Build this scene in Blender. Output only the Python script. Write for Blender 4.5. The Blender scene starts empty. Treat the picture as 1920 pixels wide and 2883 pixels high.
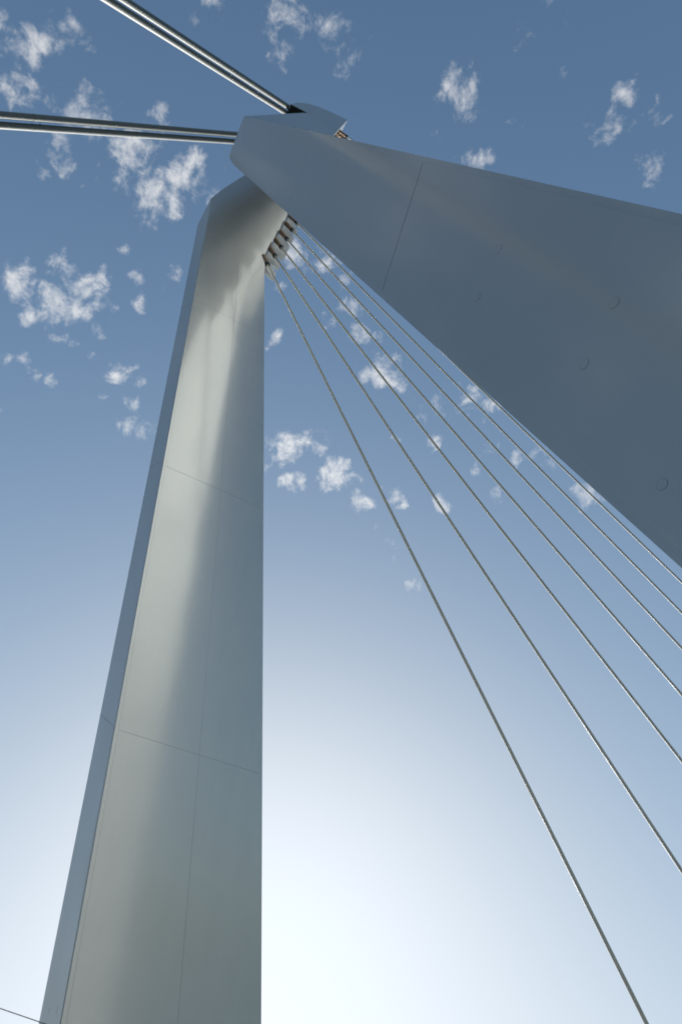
import bpy, bmesh, math, random
from mathutils import Vector, Matrix

# ------------------------------------------------------------------ frame
# Design coordinates (s, q, z): s along the bridge towards the main span, q across it
# towards the near leg, z up from eye level.  K turns them into metres.
K = 0.7
EYE = 1.6
def W(s, q, z):
    return Vector((q * K, s * K, z * K + EYE))
GZ = -EYE / K                       # ground level in design units

sc = bpy.context.scene
col = sc.collection
rnd = random.Random(7)

# ------------------------------------------------------------------ camera
CAM_S, CAM_Q = 4.59669454, 23.95101539
PITCH, FPX, ROLL, AZ = 0.9280525783, 1899.694116, -0.0065251038, 1.0429532916
cam_data = bpy.data.cameras.new('camera')
cam = bpy.data.objects.new('camera', cam_data)
col.objects.link(cam)
right = Vector((math.cos(AZ), math.sin(AZ), 0))          # world X = q, world Y = s
fwd_h = Vector((-math.sin(AZ), math.cos(AZ), 0))
fwd = fwd_h * math.cos(PITCH) + Vector((0, 0, 1)) * math.sin(PITCH)
up = -fwd_h * math.sin(PITCH) + Vector((0, 0, 1)) * math.cos(PITCH)
r2 = right * math.cos(ROLL) + up * math.sin(ROLL)
u2 = -right * math.sin(ROLL) + up * math.cos(ROLL)
m = Matrix((r2, u2, -fwd)).transposed().to_4x4()
m.translation = W(CAM_S, CAM_Q, 0)
cam.matrix_world = m
cam_data.sensor_fit = 'VERTICAL'
cam_data.sensor_height = 36.0
cam_data.sensor_width = 24.0
cam_data.lens = 36.0 * FPX / 2883.0
cam_data.clip_start = 0.1
cam_data.clip_end = 60000
sc.camera = cam

# ------------------------------------------------------------------ light and sky
SUN_DIR = Vector((-0.86779702, 0.37915643, 0.3211989)).normalized()
SUN_EL = math.asin(SUN_DIR.z)
SUN_ROT = math.atan2(SUN_DIR.x, SUN_DIR.y)
sun_data = bpy.data.lights.new('sun', 'SUN')
sun_data.energy = 5.0
sun_data.angle = math.radians(0.5)
sun_data.color = (1.0, 0.97, 0.94)
sun = bpy.data.objects.new('sun', sun_data)
col.objects.link(sun)
sun.rotation_euler = SUN_DIR.to_track_quat('Z', 'Y').to_euler()
sun.location = W(0, 0, 220)

sc.cycles.filter_width = 1.9
sc.cycles.use_denoising = True
sc.cycles.denoiser = "OPENIMAGEDENOISE"
sc.cycles.blur_glossy = 0.0
sc.cycles.sample_clamp_indirect = 6.0
sc.cycles.caustics_reflective = True
sc.view_settings.view_transform = 'Standard'
sc.view_settings.look = 'None'
sc.view_settings.gamma = 1.0
sc.view_settings.exposure = 1.2
try:
    sc.view_settings.use_curve_mapping = False
except Exception:
    pass
SKY_STRENGTH, SKY_AIR, SKY_DUST, SKY_OZONE = 0.074, 1.0, 1.5, 1.0
SKY_GAIN, SKY_B = (0.97, 1.23, 1.40), (0.15, 0.175, 0.172)
CLOUD_MAX, CLOUD_A, CLOUD_B = 0.95, (3.7, 3.8, 4.05), (5.4, 5.45, 5.5)
CL_R, CL_N, CL_LO, CL_HI, CL_W = 1.7, 5.0, 0.35, 1.95, 0.05
STEEL_WAVE = 6.0
STEEL, STEEL_R, STEEL_BUMP, STEEL_M, STEEL_S = (0.439, 0.450, 0.434), .42, 0.001, .48, .4
STEEL_G, STEEL_GR, STEEL_IOR = .20, .14, 1.5
CLOUDS = [
    (-0.2138, -0.2879, 0.9335, 0.0215, 1.0), (-0.2433, -0.2854, 0.927, 0.0173, 1.0), (-0.1924, -0.2788, 0.9409, 0.0133, 0.8),
    (-0.1826, -0.2614, 0.9478, 0.0188, 0.85), (-0.1828, -0.245, 0.9521, 0.0091, 0.8), (-0.2588, -0.2873, 0.9222, 0.0119, 0.9),
    (-0.1893, -0.3174, 0.9292, 0.0102, 0.9), (-0.2611, -0.2684, 0.9273, 0.0084, 0.7), (-0.2023, -0.3086, 0.9294, 0.0108, 0.8),
    (-0.0257, -0.0368, 0.999, 0.0257, 0.8), (-0.065, -0.0457, 0.9968, 0.0182, 0.75), (-0.0251, 0.0196, 0.9995, 0.0202, 0.8),
    (-0.0218, -0.0005, 0.9998, 0.0142, 0.7), (-0.0741, -0.1315, 0.9885, 0.0137, 0.6), (-0.0859, -0.1372, 0.9868, 0.0083, 0.5),
    (-0.0197, 0.0815, 0.9965, 0.0059, 0.5), (-0.2383, -0.211, 0.948, 0.0253, 0.75), (-0.2461, -0.2306, 0.9414, 0.0144, 0.7),
    (-0.2719, -0.2264, 0.9353, 0.0146, 0.6), (-0.2292, -0.1939, 0.9539, 0.0117, 0.7), (-0.2037, -0.137, 0.9694, 0.009, 0.5),
    (-0.2644, -0.1453, 0.9534, 0.0269, 1.0), (-0.2448, -0.1338, 0.9603, 0.0196, 0.9), (-0.2848, -0.1425, 0.9479, 0.0209, 1.0),
    (-0.2832, -0.1176, 0.9518, 0.0191, 1.0), (-0.3053, -0.1168, 0.9451, 0.0193, 1.0), (-0.3227, -0.1064, 0.9405, 0.0119, 0.8),
    (-0.2372, -0.0883, 0.9674, 0.019, 0.95), (-0.2556, -0.086, 0.963, 0.0192, 1.0), (-0.2835, -0.0853, 0.9552, 0.0162, 0.8),
    (-0.2571, -0.0673, 0.964, 0.0162, 0.9), (-0.2513, -0.0456, 0.9668, 0.0142, 0.8), (-0.233, -0.0542, 0.971, 0.0107, 0.7),
    (-0.3, -0.0839, 0.9502, 0.012, 0.8), (-0.3023, -0.2144, 0.9288, 0.01, 0.85), (-0.3001, -0.2361, 0.9242, 0.0098, 0.6),
    (-0.3155, -0.2305, 0.9205, 0.0079, 0.6), (-0.2975, -0.1729, 0.9389, 0.0061, 0.4), (-0.311, -0.1836, 0.9325, 0.0051, 0.4),
    (-0.446, -0.2197, 0.8676, 0.0177, 1.0), (-0.4466, -0.2079, 0.8702, 0.0105, 0.9), (-0.4452, -0.2309, 0.8651, 0.0092, 0.8),
    (-0.4189, -0.1615, 0.8936, 0.0119, 0.9), (-0.4135, -0.1745, 0.8936, 0.0107, 0.9), (-0.4235, -0.1401, 0.895, 0.0209, 1.1),
    (-0.4519, -0.161, 0.8774, 0.0185, 1.1), (-0.4465, -0.1413, 0.8836, 0.0187, 1.0), (-0.4326, -0.1219, 0.8933, 0.0189, 0.8),
    (-0.4273, -0.1099, 0.8974, 0.0112, 0.7), (-0.4717, -0.1872, 0.8617, 0.0117, 0.85), (-0.4806, -0.185, 0.8572, 0.0064, 0.7),
    (-0.4987, -0.0554, 0.865, 0.0164, 0.95), (-0.4883, -0.0482, 0.8714, 0.0105, 0.9), (-0.509, -0.0596, 0.8587, 0.0093, 0.9),
    (-0.5264, -0.1711, 0.8329, 0.0098, 0.85), (-0.5349, -0.1576, 0.8301, 0.0093, 0.85), (-0.5316, -0.1906, 0.8253, 0.0091, 0.8),
    (-0.5348, -0.1347, 0.8342, 0.0072, 0.8), (-0.5844, -0.1737, 0.7926, 0.0054, 0.7), (-0.5543, -0.0244, 0.832, 0.0119, 0.7),
    (-0.5569, -0.0168, 0.8304, 0.0083, 0.7), (-0.5312, -0.03, 0.8467, 0.0065, 0.7), (-0.5292, -0.0606, 0.8463, 0.0058, 0.7),
    (-0.5498, 0.0083, 0.8353, 0.0109, 0.6), (0.0002, 0.1738, 0.9848, 0.019, 0.95), (-0.006, 0.1814, 0.9834, 0.0151, 0.9),
    (-0.0024, 0.1918, 0.9814, 0.0131, 0.8), (-0.0137, 0.1621, 0.9867, 0.0101, 0.7), (-0.0468, 0.2198, 0.9744, 0.0137, 0.75),
    (-0.0469, 0.2431, 0.9689, 0.0137, 0.85), (-0.0426, 0.25, 0.9673, 0.0074, 0.8), (-0.0431, 0.1696, 0.9846, 0.0072, 0.5),
    (0.075, 0.3402, 0.9374, 0.0134, 0.65), (0.0577, 0.3425, 0.9377, 0.0136, 0.65), (0.0718, 0.352, 0.9332, 0.0086, 0.6),
    (0.0991, 0.3345, 0.9372, 0.0112, 0.65), (0.1016, 0.3796, 0.9196, 0.013, 0.75), (0.1137, 0.3687, 0.9226, 0.0092, 0.7),
    (0.0905, 0.3688, 0.9251, 0.0085, 0.5), (0.059, 0.4079, 0.9111, 0.0136, 0.7), (0.0488, 0.4135, 0.9092, 0.0098, 0.75),
    (0.0367, 0.4208, 0.9064, 0.0069, 0.5), (0.1128, 0.1954, 0.9742, 0.018, 0.35), (0.0844, 0.271, 0.9589, 0.0094, 0.35),
    (-0.4913, 0.1989, 0.848, 0.0153, 1.0), (-0.4767, 0.1798, 0.8605, 0.0089, 0.8), (-0.465, 0.2134, 0.8592, 0.0166, 1.0),
    (-0.4606, 0.2329, 0.8565, 0.0141, 1.0), (-0.5007, 0.2042, 0.8412, 0.009, 0.9), (-0.5011, 0.168, 0.8489, 0.0114, 0.9),
    (-0.501, 0.1861, 0.8452, 0.0089, 0.8), (-0.4707, 0.2757, 0.8381, 0.0154, 1.0), (-0.4855, 0.2767, 0.8293, 0.018, 1.2),
    (-0.4798, 0.292, 0.8274, 0.0142, 1.1), (-0.4904, 0.2573, 0.8327, 0.0116, 0.9), (-0.4732, 0.2549, 0.8433, 0.0077, 0.7),
    (-0.521, 0.223, 0.8239, 0.0116, 1.0), (-0.5278, 0.2122, 0.8224, 0.0077, 0.8), (-0.5006, 0.3188, 0.8048, 0.0129, 1.0),
    (-0.4906, 0.3353, 0.8043, 0.0109, 1.0), (-0.4955, 0.3121, 0.8106, 0.009, 0.9), (-0.5184, 0.1755, 0.8369, 0.0076, 0.7),
    (-0.451, 0.1397, 0.8815, 0.0075, 0.7), (-0.3292, 0.2707, 0.9046, 0.0174, 1.0), (-0.3421, 0.271, 0.8997, 0.015, 1.0),
    (-0.3351, 0.3034, 0.892, 0.015, 0.8), (-0.3147, 0.2729, 0.9091, 0.0099, 0.8), (-0.3405, 0.3103, 0.8876, 0.0088, 0.8),
    (-0.3519, 0.2439, 0.9037, 0.0125, 0.6), (-0.3425, 0.3479, 0.8727, 0.0163, 0.85), (-0.344, 0.3306, 0.8789, 0.01, 0.7),
    (-0.324, 0.3657, 0.8725, 0.0137, 0.85), (-0.2957, 0.4018, 0.8667, 0.0172, 1.05), (-0.3073, 0.3948, 0.8659, 0.0136, 1.0),
    (-0.2893, 0.4155, 0.8624, 0.0122, 1.0), (-0.2846, 0.37, 0.8844, 0.0074, 0.5), (-0.4604, 0.3475, 0.8169, 0.0116, 1.0),
    (-0.4608, 0.3389, 0.8203, 0.0064, 0.9), (-0.4664, 0.3672, 0.8048, 0.0083, 0.9), (-0.4283, 0.4239, 0.798, 0.0108, 0.9),
    (-0.3668, 0.3734, 0.8521, 0.0107, 0.8), (-0.3971, 0.327, 0.8575, 0.0076, 0.9), (-0.4012, 0.4282, 0.8097, 0.0063, 0.4),
    (-0.2954, 0.569, 0.7675, 0.0152, 0.8), (-0.3039, 0.574, 0.7604, 0.0117, 0.8), (-0.2906, 0.5815, 0.7599, 0.0105, 0.8),
    (-0.302, 0.5541, 0.7757, 0.0095, 0.6), (-0.3185, 0.4784, 0.8184, 0.011, 0.8), (-0.3003, 0.5176, 0.8012, 0.0108, 0.7),
    (-0.3414, 0.4438, 0.8285, 0.0136, 0.7), (-0.3576, 0.4395, 0.824, 0.0075, 0.6), (-0.3799, 0.4811, 0.7901, 0.0074, 0.65),
    (-0.3579, 0.478, 0.8021, 0.0056, 0.6), (-0.2938, 0.4971, 0.8164, 0.0084, 0.5), (-0.2691, 0.0871, 0.9592, 0.0198, 0.75),
    (-0.2668, 0.0689, 0.9613, 0.015, 0.8), (-0.2728, 0.1028, 0.9566, 0.0141, 0.7), (-0.2502, 0.1318, 0.9592, 0.02, 0.8),
    (-0.2569, 0.153, 0.9542, 0.0154, 0.75), (-0.306, 0.0934, 0.9474, 0.0119, 0.5), (-0.2826, 0.1855, 0.9411, 0.0157, 0.8),
    (-0.3132, 0.2105, 0.9261, 0.016, 0.8), (-0.3118, 0.1738, 0.9341, 0.0134, 0.6), (-0.2948, 0.2466, 0.9232, 0.0098, 0.6),
    (-0.3722, 0.1068, 0.922, 0.0122, 0.6), (-0.4078, -0.0729, 0.9101, 0.0091, 0.8), (-0.4168, -0.0669, 0.9065, 0.0057, 0.7),
    (-0.3864, -0.0882, 0.9181, 0.0078, 0.7), (-0.3642, -0.0515, 0.9299, 0.0091, 0.6), (-0.3881, -0.0619, 0.9195, 0.0091, 0.45),
    (-0.3645, -0.1161, 0.924, 0.0077, 0.6), (-0.3756, -0.1095, 0.9203, 0.0055, 0.4), (-0.4713, -0.1062, 0.8756, 0.0085, 0.7),
    (-0.488, -0.1479, 0.8602, 0.0099, 0.65), (-0.489, -0.1363, 0.8616, 0.0078, 0.6), (-0.4968, -0.0925, 0.8629, 0.008, 0.75),
    (-0.4983, -0.1064, 0.8604, 0.0057, 0.6), (-0.4677, -0.1319, 0.874, 0.0067, 0.6), (-0.5154, 0.3863, 0.765, 0.009, 0.4),
    (-0.5243, 0.3949, 0.7544, 0.0077, 0.4), (-0.5331, 0.4289, 0.7293, 0.0076, 0.5), (-0.5017, 0.3564, 0.7882, 0.0058, 0.6),
    (-0.5555, 0.2612, 0.7894, 0.0039, 0.6), (-0.2165, 0.147, 0.9651, 0.0174, 0.5), (0.0045, 0.2484, 0.9686, 0.0051, 0.3),
    (-0.3949, -0.1327, 0.9091, 0.0055, 0.3), (-0.0386, -0.7545, 0.6552, 0.0266, 0.71), (-0.0238, -0.7631, 0.6459, 0.0402, 0.99),
    (-0.0636, -0.7695, 0.6355, 0.0423, 0.9), (0.2379, 0.5483, 0.8017, 0.0488, 0.96), (0.1759, 0.5573, 0.8115, 0.0256, 0.91),
    (0.2209, 0.5471, 0.8074, 0.0321, 0.8), (0.441, 0.32, 0.8385, 0.0362, 0.94), (0.4146, 0.3057, 0.8571, 0.0255, 0.98),
    (0.4126, 0.2481, 0.8765, 0.0583, 0.82), (0.4599, 0.0519, 0.8864, 0.0328, 0.89), (0.4845, 0.016, 0.8747, 0.0382, 0.94),
    (0.4439, 0.0237, 0.8958, 0.0383, 0.91), (0.3198, -0.4842, 0.8144, 0.0391, 0.7), (0.3191, -0.4662, 0.8251, 0.0573, 0.8),
    (0.2935, -0.4957, 0.8174, 0.0305, 0.82), (-0.0761, -0.7755, 0.6267, 0.0553, 0.78), (-0.1604, -0.738, 0.6555, 0.0318, 0.8),
    (-0.1556, -0.7343, 0.6607, 0.0409, 0.9), (-0.0198, -0.4824, 0.8757, 0.0302, 0.76), (0.0093, -0.4593, 0.8882, 0.046, 0.97),
    (0.017, -0.5177, 0.8554, 0.0488, 0.94), (0.5592, -0.2651, 0.7855, 0.0417, 0.95), (0.5732, -0.2181, 0.7898, 0.0459, 0.92),
    (0.5805, -0.2758, 0.7661, 0.0465, 0.77), (-0.1498, -0.4793, 0.8648, 0.0584, 0.79), (-0.1458, -0.4858, 0.8618, 0.0256, 0.77),
    (-0.102, -0.5069, 0.8559, 0.0337, 0.72), (0.4571, 0.1864, 0.8697, 0.0346, 0.85), (0.4586, 0.175, 0.8713, 0.0338, 0.76),
    (0.4471, 0.2254, 0.8656, 0.0378, 0.75), (-0.0295, 0.8531, 0.5209, 0.0593, 0.97), (0.0501, 0.8597, 0.5084, 0.0286, 0.96),
    (-0.0043, 0.8692, 0.4945, 0.0469, 0.85), (0.1272, -0.223, 0.9665, 0.0381, 0.81), (0.2311, -0.2421, 0.9423, 0.0272, 0.86),
    (0.2174, -0.2167, 0.9517, 0.0572, 0.74), (0.2462, -0.1929, 0.9498, 0.0257, 0.72), (0.1923, -0.1897, 0.9628, 0.0418, 0.77),
    (0.2175, -0.22, 0.951, 0.0433, 0.76), (0.2817, -0.3316, 0.9004, 0.0399, 0.82), (0.267, -0.3776, 0.8866, 0.0404, 0.72),
    (0.2102, -0.3495, 0.913, 0.0445, 0.88), (0.737, -0.0492, 0.6741, 0.0416, 0.84), (0.7296, -0.0418, 0.6826, 0.0337, 0.8),
    (0.7426, -0.0536, 0.6676, 0.0255, 1.0), (0.4673, 0.1456, 0.872, 0.0275, 0.75), (0.4629, 0.2105, 0.861, 0.0539, 0.7),
    (0.4679, 0.1505, 0.8708, 0.0536, 0.7), (0.5496, -0.0963, 0.8298, 0.045, 0.87), (0.5897, -0.1321, 0.7967, 0.0458, 0.73),
    (0.5514, -0.0361, 0.8334, 0.0479, 0.78), (0.5702, -0.2302, 0.7886, 0.0339, 0.97), (0.5922, -0.2382, 0.7698, 0.0599, 0.97),
    (0.5792, -0.1621, 0.7989, 0.0455, 0.73), (-0.079, -0.505, 0.8595, 0.0355, 0.78), (-0.0837, -0.4833, 0.8715, 0.0264, 0.79),
    (-0.0637, -0.4606, 0.8853, 0.0587, 0.97), (0.3215, -0.797, 0.5113, 0.0506, 0.92), (0.3156, -0.774, 0.5489, 0.0569, 0.97),
    (0.2973, -0.8018, 0.5184, 0.0537, 0.99), (0.1347, 0.7902, 0.5979, 0.0445, 0.86), (0.1529, 0.7667, 0.6236, 0.0581, 0.76),
    (0.1319, 0.7732, 0.6203, 0.0497, 0.95), (0.4539, 0.6213, 0.6387, 0.0505, 0.95), (0.4098, 0.6323, 0.6575, 0.0302, 0.98),
    (0.4119, 0.6294, 0.6589, 0.0525, 0.82), (0.2031, -0.7998, 0.5649, 0.0585, 0.87), (0.1814, -0.8266, 0.5328, 0.0254, 0.77),
    (0.2554, -0.7934, 0.5526, 0.0508, 0.81), (0.6719, -0.4083, 0.6179, 0.0545, 0.93), (0.6742, -0.3982, 0.622, 0.0286, 0.87),
    (0.6716, -0.4454, 0.5921, 0.0405, 0.96), (-0.0005, 0.8131, 0.5821, 0.0437, 0.71), (0.0117, 0.7687, 0.6395, 0.0418, 0.98),
    (0.0618, 0.7622, 0.6444, 0.0489, 0.97), (0.3296, 0.2226, 0.9175, 0.0291, 0.84), (0.3481, 0.2277, 0.9094, 0.0409, 0.98),
    (0.3228, 0.1822, 0.9288, 0.0369, 0.74), (0.4036, -0.5425, 0.7368, 0.0452, 0.77), (0.3417, -0.5456, 0.7652, 0.0411, 0.75),
    (0.396, -0.5638, 0.7247, 0.0575, 0.79), (0.6726, 0.136, 0.7274, 0.0489, 0.71), (0.675, 0.24, 0.6977, 0.0406, 0.78),
    (0.6198, 0.2258, 0.7516, 0.0373, 0.85), (0.6523, -0.5447, 0.5271, 0.0399, 0.85), (0.6756, -0.5433, 0.4985, 0.0411, 0.83),
    (0.6391, -0.5191, 0.5676, 0.0409, 0.8), (0.4471, 0.5504, 0.7051, 0.0251, 0.8), (0.4179, 0.5505, 0.7227, 0.0531, 0.91),
    (0.4173, 0.5338, 0.7355, 0.0461, 0.78), (0.5122, -0.3418, 0.7879, 0.0332, 0.95), (0.5388, -0.3445, 0.7688, 0.0285, 0.77),
    (0.5544, -0.3265, 0.7655, 0.0572, 0.94), (0.7145, -0.0238, 0.6993, 0.0455, 0.88), (0.7404, -0.0422, 0.6708, 0.046, 0.9),
    (0.6976, -0.046, 0.715, 0.0424, 0.74), (0.6536, -0.0445, 0.7555, 0.0515, 0.82), (0.6652, 0.003, 0.7467, 0.0263, 0.84),
    (0.6561, 0.0414, 0.7535, 0.043, 0.72), (0.2984, 0.665, 0.6847, 0.0325, 1.0), (0.26, 0.6716, 0.6938, 0.0523, 0.96),
    (0.3366, 0.6474, 0.6838, 0.0292, 0.92), (0.2008, 0.6968, 0.6886, 0.0448, 0.77), (0.1987, 0.7082, 0.6775, 0.042, 0.92),
    (0.1884, 0.6709, 0.7172, 0.0334, 0.75), (0.2566, -0.4332, 0.864, 0.0376, 0.95), (0.275, -0.337, 0.9004, 0.0442, 0.88),
    (0.2649, -0.4049, 0.8752, 0.0374, 0.84), (0.5783, 0.5481, 0.6043, 0.0564, 0.92), (0.5875, 0.5049, 0.6325, 0.0373, 0.87),
    (0.5997, 0.5143, 0.6131, 0.0262, 0.93), (0.0622, -0.6466, 0.7603, 0.0343, 0.93), (0.0824, -0.6418, 0.7625, 0.0289, 0.73),
    (0.1229, -0.6503, 0.7497, 0.0446, 0.77), (0.4927, 0.3068, 0.8143, 0.0455, 0.98), (0.5158, 0.3224, 0.7938, 0.0354, 0.84),
    (0.4557, 0.302, 0.8373, 0.0253, 0.94), (0.3233, -0.3244, 0.889, 0.0388, 0.73), (0.3582, -0.3517, 0.8649, 0.0379, 0.83),
    (0.3025, -0.3786, 0.8747, 0.0523, 0.95),
]

def build_world():
    w = bpy.data.worlds.new('World')
    sc.world = w
    w.use_nodes = True
    nt = w.node_tree
    N, L = nt.nodes, nt.links
    N.clear()
    out = N.new('ShaderNodeOutputWorld')
    bg = N.new('ShaderNodeBackground')
    bg.inputs['Strength'].default_value = SKY_STRENGTH
    sky = N.new('ShaderNodeTexSky')
    sky.sky_type = 'NISHITA'
    sky.sun_disc = False
    sky.sun_elevation = SUN_EL
    sky.sun_rotation = SUN_ROT
    sky.altitude = 0
    sky.air_density = SKY_AIR
    sky.dust_density = SKY_DUST
    sky.ozone_density = SKY_OZONE
    tc = N.new('ShaderNodeTexCoord')
    vec = tc.outputs['Generated']
    def math_(op, a, b=None, c=None, clamp=False):
        n = N.new('ShaderNodeMath'); n.operation = op; n.use_clamp = clamp
        for i, v in enumerate((a, b, c)):
            if v is None: continue
            if isinstance(v, (int, float)): n.inputs[i].default_value = v
            else: L.new(v, n.inputs[i])
        return n.outputs[0]
    def noise(scale, detail, rough, dist=0.0, offset=(0, 0, 0)):
        mp = N.new('ShaderNodeMapping'); mp.inputs['Location'].default_value = offset
        L.new(vec, mp.inputs['Vector'])
        n = N.new('ShaderNodeTexNoise')
        n.inputs['Scale'].default_value = scale; n.inputs['Detail'].default_value = detail
        n.inputs['Roughness'].default_value = rough; n.inputs['Distortion'].default_value = dist
        L.new(mp.outputs[0], n.inputs['Vector'])
        return n.outputs['Fac'] if 'Fac' in n.outputs else n.outputs[0]
    wn = N.new('ShaderNodeTexNoise'); wn.inputs['Scale'].default_value = 24; wn.inputs['Detail'].default_value = 4
    L.new(vec, wn.inputs['Vector'])
    w0 = N.new('ShaderNodeVectorMath'); w0.operation = 'SUBTRACT'; L.new(wn.outputs['Color'], w0.inputs[0]); w0.inputs[1].default_value = (.5, .5, .5)
    w1 = N.new('ShaderNodeVectorMath'); w1.operation = 'MULTIPLY_ADD'; L.new(w0.outputs[0], w1.inputs[0]); w1.inputs[1].default_value = (CL_W,) * 3; L.new(vec, w1.inputs[2])
    w2 = N.new('ShaderNodeVectorMath'); w2.operation = 'NORMALIZE'; L.new(w1.outputs[0], w2.inputs[0])
    wv = w2.outputs[0]
    cur = None
    for (x, y, z, r, wt) in CLOUDS:
        r = r * CL_R
        d = N.new('ShaderNodeVectorMath'); d.operation = 'DOT_PRODUCT'
        k = 2.0 * wt / (r * r)
        n = math.sqrt(x * x + y * y + z * z)
        d.inputs[1].default_value = (x / n * k, y / n * k, z / n * k)
        L.new(wv, d.inputs[0])
        v = math_('ADD', d.outputs['Value'], wt - k)
        cur = v if cur is None else math_('MAXIMUM', cur, v)
    blob = math_('MAXIMUM', cur, -0.55)
    n1 = noise(28, 12, 0.66, 0.25)
    n2 = noise(11, 4, 0.55, 0.0, (3.1, 1.7, 0.4))
    dens = math_('MULTIPLY_ADD', math_('SUBTRACT', n1, 0.5), CL_N, blob)
    dens = math_('MULTIPLY_ADD', math_('SUBTRACT', n2, 0.5), 0.9, dens)
    mr = N.new('ShaderNodeMapRange'); mr.interpolation_type = 'SMOOTHSTEP'
    L.new(dens, mr.inputs['Value'])
    mr.inputs['From Min'].default_value = CL_LO; mr.inputs['From Max'].default_value = CL_HI
    mr.inputs['To Min'].default_value = 0; mr.inputs['To Max'].default_value = CLOUD_MAX
    # clouds facing the sun side are brighter
    sd = N.new('ShaderNodeVectorMath'); sd.operation = 'DOT_PRODUCT'
    L.new(vec, sd.inputs[0]); sd.inputs[1].default_value = tuple(SUN_DIR)
    mr2 = N.new('ShaderNodeMapRange'); L.new(sd.outputs['Value'], mr2.inputs['Value'])
    mr2.inputs['From Min'].default_value = 0.2; mr2.inputs['From Max'].default_value = 0.85
    cc = N.new('ShaderNodeMixRGB'); L.new(mr2.outputs[0], cc.inputs['Fac'])
    cc.inputs['Color1'].default_value = (*CLOUD_A, 1); cc.inputs['Color2'].default_value = (*CLOUD_B, 1)
    mix = N.new('ShaderNodeMixRGB')
    # the camera's soft shoulder on the sky's brightness, same everywhere
    g = N.new('ShaderNodeVectorMath'); g.operation = 'MULTIPLY'; L.new(sky.outputs[0], g.inputs[0]); g.inputs[1].default_value = SKY_GAIN
    h = N.new('ShaderNodeVectorMath'); h.operation = 'MULTIPLY_ADD'; L.new(sky.outputs[0], h.inputs[0]); h.inputs[1].default_value = SKY_B; h.inputs[2].default_value = (1, 1, 1)
    dv = N.new('ShaderNodeVectorMath'); dv.operation = 'DIVIDE'; L.new(g.outputs[0], dv.inputs[0]); L.new(h.outputs[0], dv.inputs[1])
    L.new(mr.outputs[0], mix.inputs['Fac']); L.new(dv.outputs[0], mix.inputs['Color1']); L.new(cc.outputs[0], mix.inputs['Color2'])
    L.new(mix.outputs[0], bg.inputs['Color']); L.new(bg.outputs[0], out.inputs['Surface'])
build_world()

# ------------------------------------------------------------------ materials
def paint(name, base, rough, var=0.06, streak=None, bump=0.0, metallic=0.0, spec=0.5, coat=0.0, gloss=0.0, gloss_rough=0.15, ior=1.5, wave=0.0, ripple=0.0):
    mt = bpy.data.materials.new(name); mt.use_nodes = True
    nt = mt.node_tree; N, L = nt.nodes, nt.links
    b = N['Principled BSDF']
    b.inputs['Metallic'].default_value = metallic
    b.inputs['Specular IOR Level'].default_value = spec
    b.inputs['IOR'].default_value = ior
    b.inputs['Coat Weight'].default_value = coat
    b.inputs['Coat Roughness'].default_value = 0.12
    tc = N.new('ShaderNodeTexCoord')
    def tex(scale, detail, vecscale=(1, 1, 1), rough_=0.6):
        mp = N.new('ShaderNodeMapping'); mp.inputs['Scale'].default_value = vecscale
        L.new(tc.outputs['Object'], mp.inputs['Vector'])
        n = N.new('ShaderNodeTexNoise'); n.inputs['Scale'].default_value = scale
        n.inputs['Detail'].default_value = detail; n.inputs['Roughness'].default_value = rough_
        L.new(mp.outputs[0], n.inputs['Vector']); return n.outputs[0]
    soft = tex(0.35, 5)
    lines = tex(1.0, 6, streak or (1, 1, 1))
    add = N.new('ShaderNodeMath'); add.operation = 'ADD'
    L.new(soft, add.inputs[0]); L.new(lines, add.inputs[1])
    cr = N.new('ShaderNodeMapRange'); L.new(add.outputs[0], cr.inputs['Value'])
    cr.inputs['From Min'].default_value = 0.6; cr.inputs['From Max'].default_value = 1.4
    mx = N.new('ShaderNodeMixRGB'); L.new(cr.outputs[0], mx.inputs['Fac'])
    mx.inputs['Color1'].default_value = (*[c * (1 - var) for c in base], 1)
    mx.inputs['Color2'].default_value = (*[min(1, c * (1 + var)) for c in base], 1)
    L.new(mx.outputs[0], b.inputs['Base Color'])
    rr = N.new('ShaderNodeMapRange'); L.new(add.outputs[0], rr.inputs['Value'])
    rr.inputs['From Min'].default_value = 0.7; rr.inputs['From Max'].default_value = 1.3
    rr.inputs['To Min'].default_value = rough * 0.85; rr.inputs['To Max'].default_value = rough * 1.15
    L.new(rr.outputs[0], b.inputs['Roughness'])
    if bump:
        bp = N.new('ShaderNodeBump'); bp.inputs['Strength'].default_value = 1.0
        bp.inputs['Distance'].default_value = bump
        wav = N.new('ShaderNodeMath'); wav.operation = 'MULTIPLY_ADD'; L.new(tex(0.5, 2, (1, 1, 0.35), 0.5), wav.inputs[0])
        wav.inputs[1].default_value = wave; L.new(lines, wav.inputs[2])
        rip = N.new('ShaderNodeMath'); rip.operation = 'MULTIPLY_ADD'; L.new(tex(1.0, 5, (0.12, 0.12, 2.6), 0.6), rip.inputs[0])
        rip.inputs[1].default_value = ripple; L.new(wav.outputs[0], rip.inputs[2])
        L.new(rip.outputs[0], bp.inputs['Height']); L.new(bp.outputs[0], b.inputs['Normal'])
    if gloss:                                    # a second, sharper reflecting lobe: sheen of the lacquer
        g = N.new('ShaderNodeBsdfPrincipled')
        g.inputs['Metallic'].default_value = 1.0
        g.inputs['Roughness'].default_value = gloss_rough
        g.inputs['Base Color'].default_value = (*[min(1, c * 1.55) for c in base], 1)
        if bump: L.new(bp.outputs[0], g.inputs['Normal'])
        ms = N.new('ShaderNodeMixShader'); ms.inputs[0].default_value = gloss
        L.new(b.outputs[0], ms.inputs[1]); L.new(g.outputs[0], ms.inputs[2])
        L.new(ms.outputs[0], N['Material Output'].inputs['Surface'])
    return mt

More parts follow.
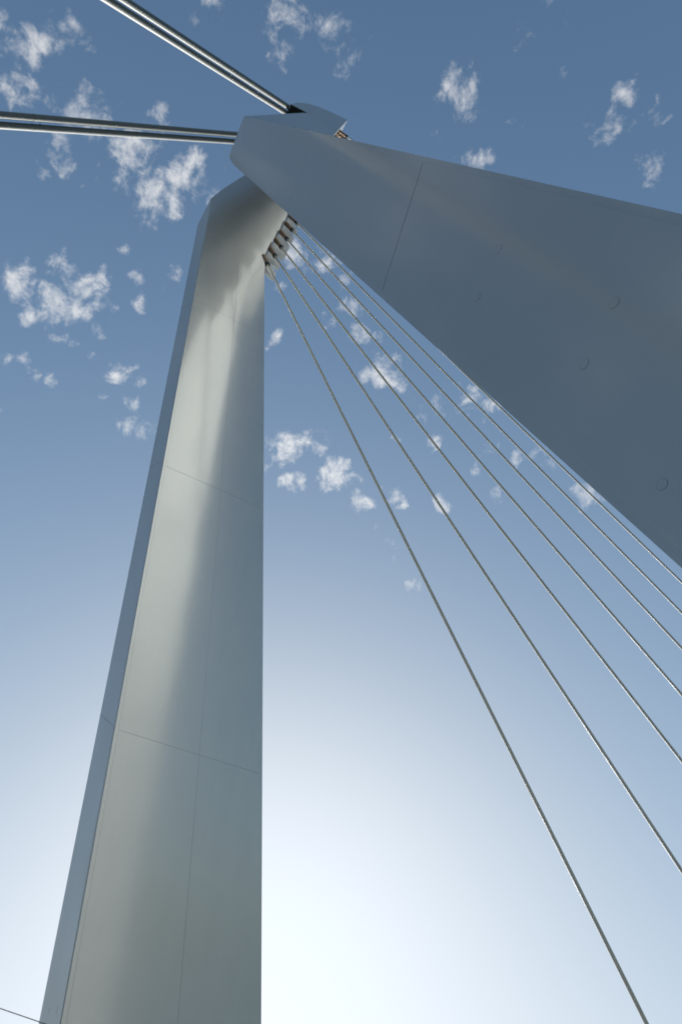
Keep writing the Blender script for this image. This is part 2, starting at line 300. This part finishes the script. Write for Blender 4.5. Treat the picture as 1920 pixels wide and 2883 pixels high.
M_STEEL = paint('pale_steel_paint', STEEL, STEEL_R, var=0.07, streak=(0.9, 0.9, 0.04), bump=STEEL_BUMP, metallic=STEEL_M, spec=STEEL_S, gloss=STEEL_G, gloss_rough=STEEL_GR, ior=STEEL_IOR, wave=STEEL_WAVE, ripple=1.2)
M_SEAM = paint('seam_steel', (0.22, 0.23, 0.23), 0.6)
M_CABLE = paint('cable_sheath', (0.45, 0.45, 0.39), 0.6, streak=(1, 1, 1), spec=0.3)
M_BACK = paint('backstay_sheath', (0.13, 0.14, 0.13), 0.5, streak=(1, 1, 1), spec=0.5)
M_SOCKET = paint('weathered_bronze', (0.24, 0.16, 0.10), 0.42, var=0.25, streak=(2, 2, 2), metallic=0.35)
M_COLLAR_SHADE = paint('black_rubber_and_shade', (0.02, 0.02, 0.02), 0.5)  # collars and bolts; also the black standing in for notch shade
M_DARK = paint('dark_wire', (0.03, 0.03, 0.035), 0.5)
M_GROUND = paint('grey_paving', (0.13, 0.13, 0.12), 0.85, var=0.15)
M_ASPHALT = paint('asphalt', (0.06, 0.06, 0.06), 0.9, var=0.2)
M_WATER = paint('river_water', (0.03, 0.05, 0.06), 0.08, bump=0.05)
M_BANK = paint('bank_ground', (0.06, 0.065, 0.05), 0.95, var=0.2)
M_SKY_BLOCKER = paint('sky_blocker_brick', (0.10, 0.085, 0.075), 0.9, var=0.3)
M_CONC = paint('plinth_concrete', (0.34, 0.33, 0.31), 0.85, var=0.12)
M_WHITE = paint('line_paint', (0.75, 0.75, 0.73), 0.7)

# ------------------------------------------------------------------ helpers
def link(name, me, mat, parent=None, **props):
    o = bpy.data.objects.new(name, me); col.objects.link(o)
    if me is not None and mat is not None and not me.materials: me.materials.append(mat)
    if parent is not None:
        o.parent = parent
        o.matrix_parent_inverse = parent_inv(parent)
    for k, v in props.items(): o[k] = v
    return o
def parent_inv(p):
    # meshes are written in world coordinates; only an Empty carries a location
    return Matrix.Translation(-p.location) if p.type == 'EMPTY' else Matrix.Identity(4)
def empty(name, loc, **props):
    o = bpy.data.objects.new(name, None); o.location = loc; o.empty_display_size = 0.5
    col.objects.link(o)
    for k, v in props.items(): o[k] = v
    return o
def finish(bm, name, smooth=None, bevel=0.0, origin=None):
    bmesh.ops.recalc_face_normals(bm, faces=bm.faces)
    if bevel:
        es = [e for e in bm.edges if len(e.link_faces) == 2 and e.calc_face_angle(0) > math.radians(25)]
        bmesh.ops.bevel(bm, geom=es, offset=bevel, segments=2, profile=0.5, affect='EDGES')
    if smooth is not None:
        for f in bm.faces: f.smooth = True
        for e in bm.edges:
            if len(e.link_faces) == 2 and e.calc_face_angle(0) > math.radians(smooth): e.smooth = False
    me = bpy.data.meshes.new(name); bm.to_mesh(me); bm.free(); return me
def hexa(c8):
    """c8: 4 lower then 4 upper corners"""
    bm = bmesh.new(); v = [bm.verts.new(p) for p in c8]
    for f in ((0, 1, 2, 3), (7, 6, 5, 4), (0, 4, 5, 1), (1, 5, 6, 2), (2, 6, 7, 3), (3, 7, 4, 0)):
        bm.faces.new([v[i] for i in f])
    return bm
def box(a, b):
    x0, y0, z0 = a; x1, y1, z1 = b
    return hexa([Vector(p) for p in ((x0, y0, z0), (x1, y0, z0), (x1, y1, z0), (x0, y1, z0), (x0, y0, z1), (x1, y0, z1), (x1, y1, z1), (x0, y1, z1))])
def tube(path, radii, n=20, caps=True):
    bm = bmesh.new(); rings = []
    d0 = (path[-1] - path[0]).normalized()
    a = d0.orthogonal().normalized(); b = d0.cross(a)
    for p, r in zip(path, radii):
        rings.append([bm.verts.new(p + (a * math.cos(t) + b * math.sin(t)) * r) for t in [2 * math.pi * i / n for i in range(n)]])
    for A, B in zip(rings, rings[1:]):
        for i in range(n): bm.faces.new((A[i], A[(i + 1) % n], B[(i + 1) % n], B[i]))
    if caps: bm.faces.new(rings[0][::-1]); bm.faces.new(rings[-1])
    return bm
def prism_sq(poly, q0, q1):
    """polygon in (s, z) extruded across from q0 to q1 (q may be functions of z)"""
    f0 = q0 if callable(q0) else (lambda z: q0); f1 = q1 if callable(q1) else (lambda z: q1)
    bm = bmesh.new()
    A = [bm.verts.new(W(s, f0(z), z)) for s, z in poly]; B = [bm.verts.new(W(s, f1(z), z)) for s, z in poly]
    bm.faces.new(A[::-1]); bm.faces.new(B)
    n = len(poly)
    for i in range(n): bm.faces.new((A[i], A[(i + 1) % n], B[(i + 1) % n], B[i]))
    return bm

# ------------------------------------------------------------------ ground, river, deck (the place around the pylon)
def flat(name, x0, x1, y0, y1, z, mat, **p):
    bm = bmesh.new(); bm.faces.new([bm.verts.new(v) for v in ((x0, y0, z), (x1, y0, z), (x1, y1, z), (x0, y1, z))])
    me = finish(bm, name); return link(name, me, mat, **p)
flat('river', -20000, 20000, -20000, 20000, -6.0, M_WATER, kind='structure')
g = box((-15.0, -420, -2.2), (15.0, 620, 0.0)); link('bridge_deck', finish(g, 'bridge_deck'), M_CONC, kind='structure')
flat('road', -7.0, 7.0, -419.9, 619.9, 0.005, M_ASPHALT, kind='structure')
g = box((15.02, -120, -0.5), (20.5, 12.5, 0.0)); link('walkway', finish(g, 'walkway'), M_GROUND, kind='structure')
g = box((-3000, -4000, -7), (3000, -9, -0.9)); link('added_riverbank', finish(g, 'added_riverbank'), M_BANK, kind='structure')  # dark land added out of view to cut light off the water
# unseen town blocks added behind the camera to shut off the low sky
cbm = bmesh.new(); cr_ = random.Random(3)
for row, (y0, hmin, hmax) in enumerate(((-95, 22, 42), (-170, 35, 75), (-290, 50, 130))):
    x = -700
    while x < 700:
        wd = cr_.uniform(22, 48); dp = cr_.uniform(18, 40); h = cr_.uniform(hmin, hmax)
        if not (-24 < x + wd / 2 < 24 + 0 and row == 0) and not (x < 22 and x + wd > -22):
            v = [cbm.verts.new(p) for p in ((x, y0 - dp, -0.9), (x + wd, y0 - dp, -0.9), (x + wd, y0, -0.9), (x, y0, -0.9), (x, y0 - dp, h), (x + wd, y0 - dp, h), (x + wd, y0, h), (x, y0, h))]
            for f in ((3, 2, 1, 0), (4, 5, 6, 7), (0, 1, 5, 4), (1, 2, 6, 5), (2, 3, 7, 6), (3, 0, 4, 7)): cbm.faces.new([v[i] for i in f])
        x += wd + cr_.uniform(1, 12)
link('unseen_sky_blocker', finish(cbm, 'unseen_sky_blocker'), M_SKY_BLOCKER, kind='stuff', label='unseen dark brick blocks added on the bank behind to shut off low sky', category='buildings')

# ------------------------------------------------------------------ the pylon
QI, QI1, QO, QO1, SB1, SF, SF1 = 2.558, 0.193, 8.247, 0.192, 0.149, 7.96, 0.188
def leg_pt(z, which):
    d = 100 - z
    q = QI + QI1 * d if which[1] == 'i' else QO + QO1 * d
    s = SB1 * d if which[0] == 'b' else SF + SF1 * d
    return s, q

def q_in(z):
    if z <= 90: return QI + QI1 * (100 - z)
    if z <= 110:                                     # smooth bend of the inner face at the knee
        t = (z - 90) / 20
        a0, b0 = QI + QI1 * 10, -QI1 * 20
        a1, b1 = 2.40, -0.02 * 20
        h = (2*t**3-3*t*t+1)*a0 + (t**3-2*t*t+t)*b0 + (-2*t**3+3*t*t)*a1 + (t**3-t*t)*b1
        return h
    return max(2.40 - 0.02 * (z - 110), 1.2)
def q_out(z):
    if z <= 102.4: return QO + QO1 * (100 - z)
    return max(7.79 - 0.0443 * (z - 102.4), 5.0)
def s_back(z, outer=0.0):
    zk = 100 + 2.4 * outer
    if z <= zk: return SB1 * (100 - z)
    sk = SB1 * (100 - zk)
    return sk + (z - zk) * 0.128
FRONT = [(-3, 8 + .188 * 103), (92, 9.42), (94.5, 9.0), (97, 8.80), (100, 8.86), (103, 9.1), (108, 9.72), (113, 10.35), (130, 11.9), (156, 14.25), (199, 18.5)]
def s_front(z):
    if z <= 92: return SF + SF1 * (100 - z)
    for (z0, s0), (z1, s1) in zip(FRONT[1:], FRONT[2:]):
        if z <= z1: return s0 + (s1 - s0) * (z - z0) / (z1 - z0)
    return FRONT[-1][1]

pylon = empty('bridge_pylon', W(10, 0, GZ), label='huge pale grey steel pylon with two leaning legs bent at the top', category='bridge pylon')

def leg(side):
    zs = [GZ - 0.2, 20, 50, 75, 88, 90, 92, 94.5, 97, 98.5, 100, 102, 104, 106, 108, 110, 113, 121, 130, 143, 156, 163]
    bm = bmesh.new(); rings = []
    for z in zs:
        zo = z + (2.4 * min(1, max(0, (z - 80) / 20)) if z <= 100 else 2.4 * max(0, (130 - z) / 30))
        pts = [(s_back(z), q_in(z), z), (s_back(zo, 1.0), q_out(zo), zo), (s_front(z), q_out(z), z), (s_front(z), q_in(z), z)]
        rings.append([bm.verts.new(W(s, side * q, zz)) for s, q, zz in pts])
    for A, B in zip(rings, rings[1:]):
        for i in range(4):
            bm.faces.new((A[i], A[(i + 1) % 4], B[(i + 1) % 4], B[i]))
    bm.faces.new(rings[0][::-1]); bm.faces.new(rings[-1])
    me = finish(bm, 'leg', smooth=16)
    return link('leg', me, M_STEEL, pylon)

def slab(P, t, inset, normal_hint, name, parent, mat=M_STEEL):
    """thin plate on a quad P (4 world points), standing t proud"""
    c = sum(P, Vector()) / 4
    n = (P[1] - P[0]).cross(P[3] - P[0]).normalized()
    if n.dot(normal_hint) < 0: n = -n
    Q = []
    for i in range(4):
        a, b, p = P[i - 1], P[(i + 1) % 4], P[i]
        Q.append(p + (a - p).normalized() * inset + (b - p).normalized() * inset)
    bm = hexa([p - n * 0.02 for p in Q] + [p + n * t for p in Q])
    me = finish(bm, name, bevel=0.006)
    return link(name, me, mat, parent)

ROWS_I = [GZ, 27.2, 50.6, 75.8, 88]
ROWS_B = [(GZ, GZ), (27.3, 31.3), (51.0, 55.8), (75.2, 81.6), (88, 93)]
ROWS_O = [GZ, 31.3, 55.8, 81.6, 93]
legs = {}
for side in (1, -1):
    lg = leg(side); legs[side] = lg
    T, E = 0.012, 0.005
    def LP(z, wh): s, q = leg_pt(z, wh); return W(s, side * q, z)
    mid = lambda z: 4.6 + 0.168 * (100 - z)
    edge = 0.16
    def shrink(a, b, e=edge):
        d = (b - a).normalized() * e; return a + d, b - d
    for (i0, o0), (i1, o1) in zip(ROWS_B, ROWS_B[1:]):                       # back face
        a, b = shrink(LP(i0, 'bi'), LP(o0, 'bo')); c, d = shrink(LP(i1, 'bi'), LP(o1, 'bo'))
        slab([a, b, d, c], 0.02, 0.016, Vector((0, -1, -.1)), 'plate', lg)
    for z0, z1 in zip(ROWS_I, ROWS_I[1:]):                                     # inner face, two columns
        a, b = shrink(LP(z0, 'bi'), LP(z0, 'fi')); c, d = shrink(LP(z1, 'bi'), LP(z1, 'fi'))
        q0 = QI + QI1 * (100 - z0); q1 = QI + QI1 * (100 - z1)
        m0 = W(mid(z0), side * q0, z0); m1 = W(mid(z1), side * q1, z1)
        slab([a, m0, m1, c], T, E, Vector((-side, 0, -.1)), 'plate', lg)
        slab([m0, b, d, m1], T, E, Vector((-side, 0, -.1)), 'plate', lg)
    for z0, z1 in zip(ROWS_O, ROWS_O[1:]):
        a, b = shrink(LP(z0, 'bo'), LP(z0, 'fo')); c, d = shrink(LP(z1, 'bo'), LP(z1, 'fo'))
        slab([a, b, d, c], T, E, Vector((side, 0, .1)), 'plate', lg)
    for z0, z1 in zip([GZ, 30, 60, 90], [30, 60, 90]):
        a, b = shrink(LP(z0, 'fi'), LP(z0, 'fo')); c, d = shrink(LP(z1, 'fi'), LP(z1, 'fo'))
        slab([a, b, d, c], T, E, Vector((0, 1, .1)), 'plate', lg)

# round plugs welded flush over lifting holes
def plug(p, n, r, parent):
    bm = tube([p - n * 0.02, p + n * 0.004], [r, r], 24)
    link('plug', finish(bm, 'plug', smooth=30), M_STEEL, parent)
    bm = tube([p - n * 0.02, p + n * 0.0015], [r * 1.09, r * 1.09], 24)
    link('plug_gap', finish(bm, 'plug_gap', smooth=30), M_SEAM, parent)
nb = (W(0, 0, 100) - W(SB1 * 100, 0, 0)).cross(Vector((1, 0, 0))).normalized()
if nb.y > 0: nb = -nb
for (s, q, z, r) in ((11.8, 21.28, 21.1, .10), (11.89, 19.9, 20.45, .10), (12.71, 22.42, 14.97, .09), (12.8, 21.08, 14.38, .09), (13.41, 20.79, 10.32, .08), (7.9, 17.9, 47, .11)):
    plug(W(SB1 * (100 - z), q, z) + nb * 0.02, nb, r, legs[1])
for (s, q, z) in ((12.94, -22.75, 13.47), (13.0, -20.85, 13.01)):
    plug(W(SB1 * (100 - z), q, z) + nb * 0.02, nb, .09, legs[-1])
zc = 104.5
plug(W(6.15, -q_in(zc), zc), Vector((1, 0, -.1)).normalized(), .34, legs[-1])

# heads of the two horns: notch for the backstays, overhanging cap
CAP = [(7.6, 160.5), (7.77, 165.5), (4.21, 162.6), (5.2, 170.5), (7.4, 180), (10.4, 187.5), (13.3, 192), (18.3, 198.2), (14.6, 160.5)]
for side in (1, -1):
    a, b = (1.25, 5.1)
    bm = prism_sq(CAP, side * a, side * b)
    hd = link('head', finish(bm, 'head', bevel=0.0), M_STEEL, pylon)
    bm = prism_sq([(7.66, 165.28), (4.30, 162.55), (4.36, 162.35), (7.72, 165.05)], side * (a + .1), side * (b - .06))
    link('soffit_shade_plate', finish(bm, 'soffit_shade_plate'), M_COLLAR_SHADE, hd)  # black plate under the notch soffit, standing in for its shade
for z0 in (140, 178):
    bm = prism_sq([(9.6, z0), (s_front(z0) - 1.0, z0), (s_front(z0 + 6) - 1.0, z0 + 6), (9.6 if z0 < 150 else 11, z0 + 6)], -3, 3)
    link('cross_beam', finish(bm, 'cross_beam'), M_STEEL, pylon)

# stepped anchor blocks down the front of each horn, with side fins
def zk(k): return 92.6 + 4.9 * k + 0.055 * k * k
def sk(k): return 9.39 + 0.385 * k
for side in (1, -1):
    for k in range(0, 16):
        z0, z1 = zk(k), zk(k + 1)
        s1 = sk(k)
        if k > 10: break
        bm = prism_sq([(s_front(z0) - 1.2, z0), (s1, z0), (s1 + 0.15, z1), (s_front(z1) - 1.2, z1)], (lambda z: side * (q_in(z) + 0.05)), side * 5.6)
        blk = link('anchor_block', finish(bm, 'anchor_block', bevel=0.02), M_STEEL, pylon)
        bm = prism_sq([(s1 - 0.3, z0 - .3), (s1 + 2.2, z0 - 2.4), (s1 + 2.5, z0 + 0.9), (s1 + 0.6, z1)], side * 5.62, side * 5.74)
        link('fin', finish(bm, 'fin'), M_STEEL, blk)
for side in (1, -1):
    s0, q0 = leg_pt(GZ, 'bi'); s1, q1 = leg_pt(GZ, 'fo')
    a, b = W(s0 - 3, side * (q0 - 2), GZ), W(s1 + 3, side * (q1 + 2), GZ)
    bm = box((min(a.x, b.x), min(a.y, b.y), -7), (max(a.x, b.x), max(a.y, b.y), 0.6))
    link('plinth', finish(bm, 'plinth', bevel=0.05), M_CONC, pylon)

# ------------------------------------------------------------------ stay cables
TIPS = [(10.078, 90.957, 56.35), (10.735, 96.008, 74.91), (11.298, 101.236, 93.24), (11.858, 106.592, 110.9), (12.391, 112.727, 127.96), (12.906, 118.422, 145.5), (13.42, 124.116, 165.53)]
def ext(k):
    if k < 7: return TIPS[k]
    return (13.42 + 0.535 * (k - 6), 124.116 + 5.72 * (k - 6), 165.53 + 18.3 * (k - 6))
NTH = ['lowest, standing alone nearest the pale leg', 'second up from the lowest of the fan', 'third up from the lowest of the fan', 'middle one of seven in the fan',
       'third down from the dark near leg', 'second down from the dark near leg', 'topmost, running hard along the dark near leg']
def stay(k, side, label, group):
    s, z, sd = ext(k)
    T = W(s, side * 4.3, z); D = W(sd, side * 13.6, -1)
    d = (D - T).normalized()
    root = empty('stay_cable', D, label=label, category='stay cable', group=group)
    link('cable_tube', finish(tube([(T - d * 1.5).lerp(D, i / 120) for i in range(121)], [0.10] * 121, 16), 'cable_tube', smooth=40), M_CABLE, root)
    L_ = 3.4 if k else 1.3
    bm = tube([T - d * L_, T], [0.34 if k else 0.24, 0.20], 20)
    so = link('socket', finish(bm, 'socket', smooth=40), M_SOCKET, root)
    bm = tube([T - d * 0.10, T + d * 0.14], [0.235, 0.235], 20)
    link('collar', finish(bm, 'collar', smooth=40), M_COLLAR_SHADE, so)
    bm = box((D.x - .45, D.y - .7, -.3), (D.x + .45, D.y + .7, D.z + .1))
    link('deck_anchor', finish(bm, 'deck_anchor', bevel=0.03), M_CONC, root)
for k in range(7):
    stay(k, -1, 'thin pale stay cable, ' + NTH[k], 'stay cables fanning down between the two legs')
for k in (12, 13, 14, 15):
    n = {12: 'lowest', 13: 'second lowest', 14: 'second highest', 15: 'highest'}[k]
    stay(k, 1, 'stub of stay cable in bronze socket behind the near leg, %s of four' % n, 'stay cables mostly hidden behind the near leg')

# ------------------------------------------------------------------ backstays: two pairs of thick tubes
def backstay(T, D, offs, label, group):
    mid = (T + D) / 2
    across = (D - T).cross(Vector((0, -0.35, 1))).normalized()
    a = across * offs
    root = empty('backstay_cable', D + a, label=label, category='backstay cable', group=group)
    me = finish(tube([(T + a).lerp(D + a, i / 80) for i in range(81)], [0.345] * 81, 28), 'cable_tube', smooth=40)
    link('cable_tube', me, M_BACK, root)
    d = (D - T).normalized()
    return root, a, d
TR, TL = W(3.90, 3.8, 162.9), W(4.0986, -3.8, 168.9)
TR = W(3.8204, 3.8, 162.42); DR = W(-92.0, 23.84, -2)
DL = W(-94.0, -23.85, -2)
dR = (DR - TR).normalized(); dL = (DL - TL).normalized()
for name, T, D, dd in (('upper', TR - dR * 1.2, DR, dR), ('lower', TL, DL, dL)):
    ho = 0.41 if name == 'upper' else 0.48
    for o, w in ((ho, 'a'), (-ho, 'b')):
        if name == 'upper':
            lab = 'thick pale steel backstay tube rising to the upper left, %s of its pair' % ('upper right' if w == 'a' else 'lower left')
            gr = 'upper pair of backstay cables'
        else:
            lab = 'thick pale steel backstay tube crossing level at the left, %s of its pair' % ('upper' if w == 'b' else 'lower')
            gr = 'level pair of backstay cables'
        root, a, d = backstay(T, D, o, lab, gr)
        if name == 'lower':
            p = TL + (DL - TL) * 0.321 + a
            bm = tube([p - d * 0.16, p + d * 0.16], [0.36, 0.36], 28)
            link('clamp_ring', finish(bm, 'clamp_ring', smooth=40), M_BACK, root)
            bm = tube([p - a * 0.45 - d * 0.7, p - a * 0.8 - d * 0.9], [0.07, 0.07], 10)
            link('clamp_bolt', finish(bm, 'clamp_bolt', smooth=40), M_COLLAR_SHADE, root)

# ------------------------------------------------------------------ overhead wire at the lower left
a, b = W(6.91, 5.0, 5.35), W(7.97, 5.0, 5.21)
d = (b - a).normalized()
P0, P1 = a - d * 22, b + d * 30
wire = link('overhead_wire', finish(tube([P0, (a + b) / 2, P1], [0.007] * 3, 8), 'overhead_wire', smooth=60), M_DARK,
            label='thin dark overhead wire crossing the lower left corner', category='wire')
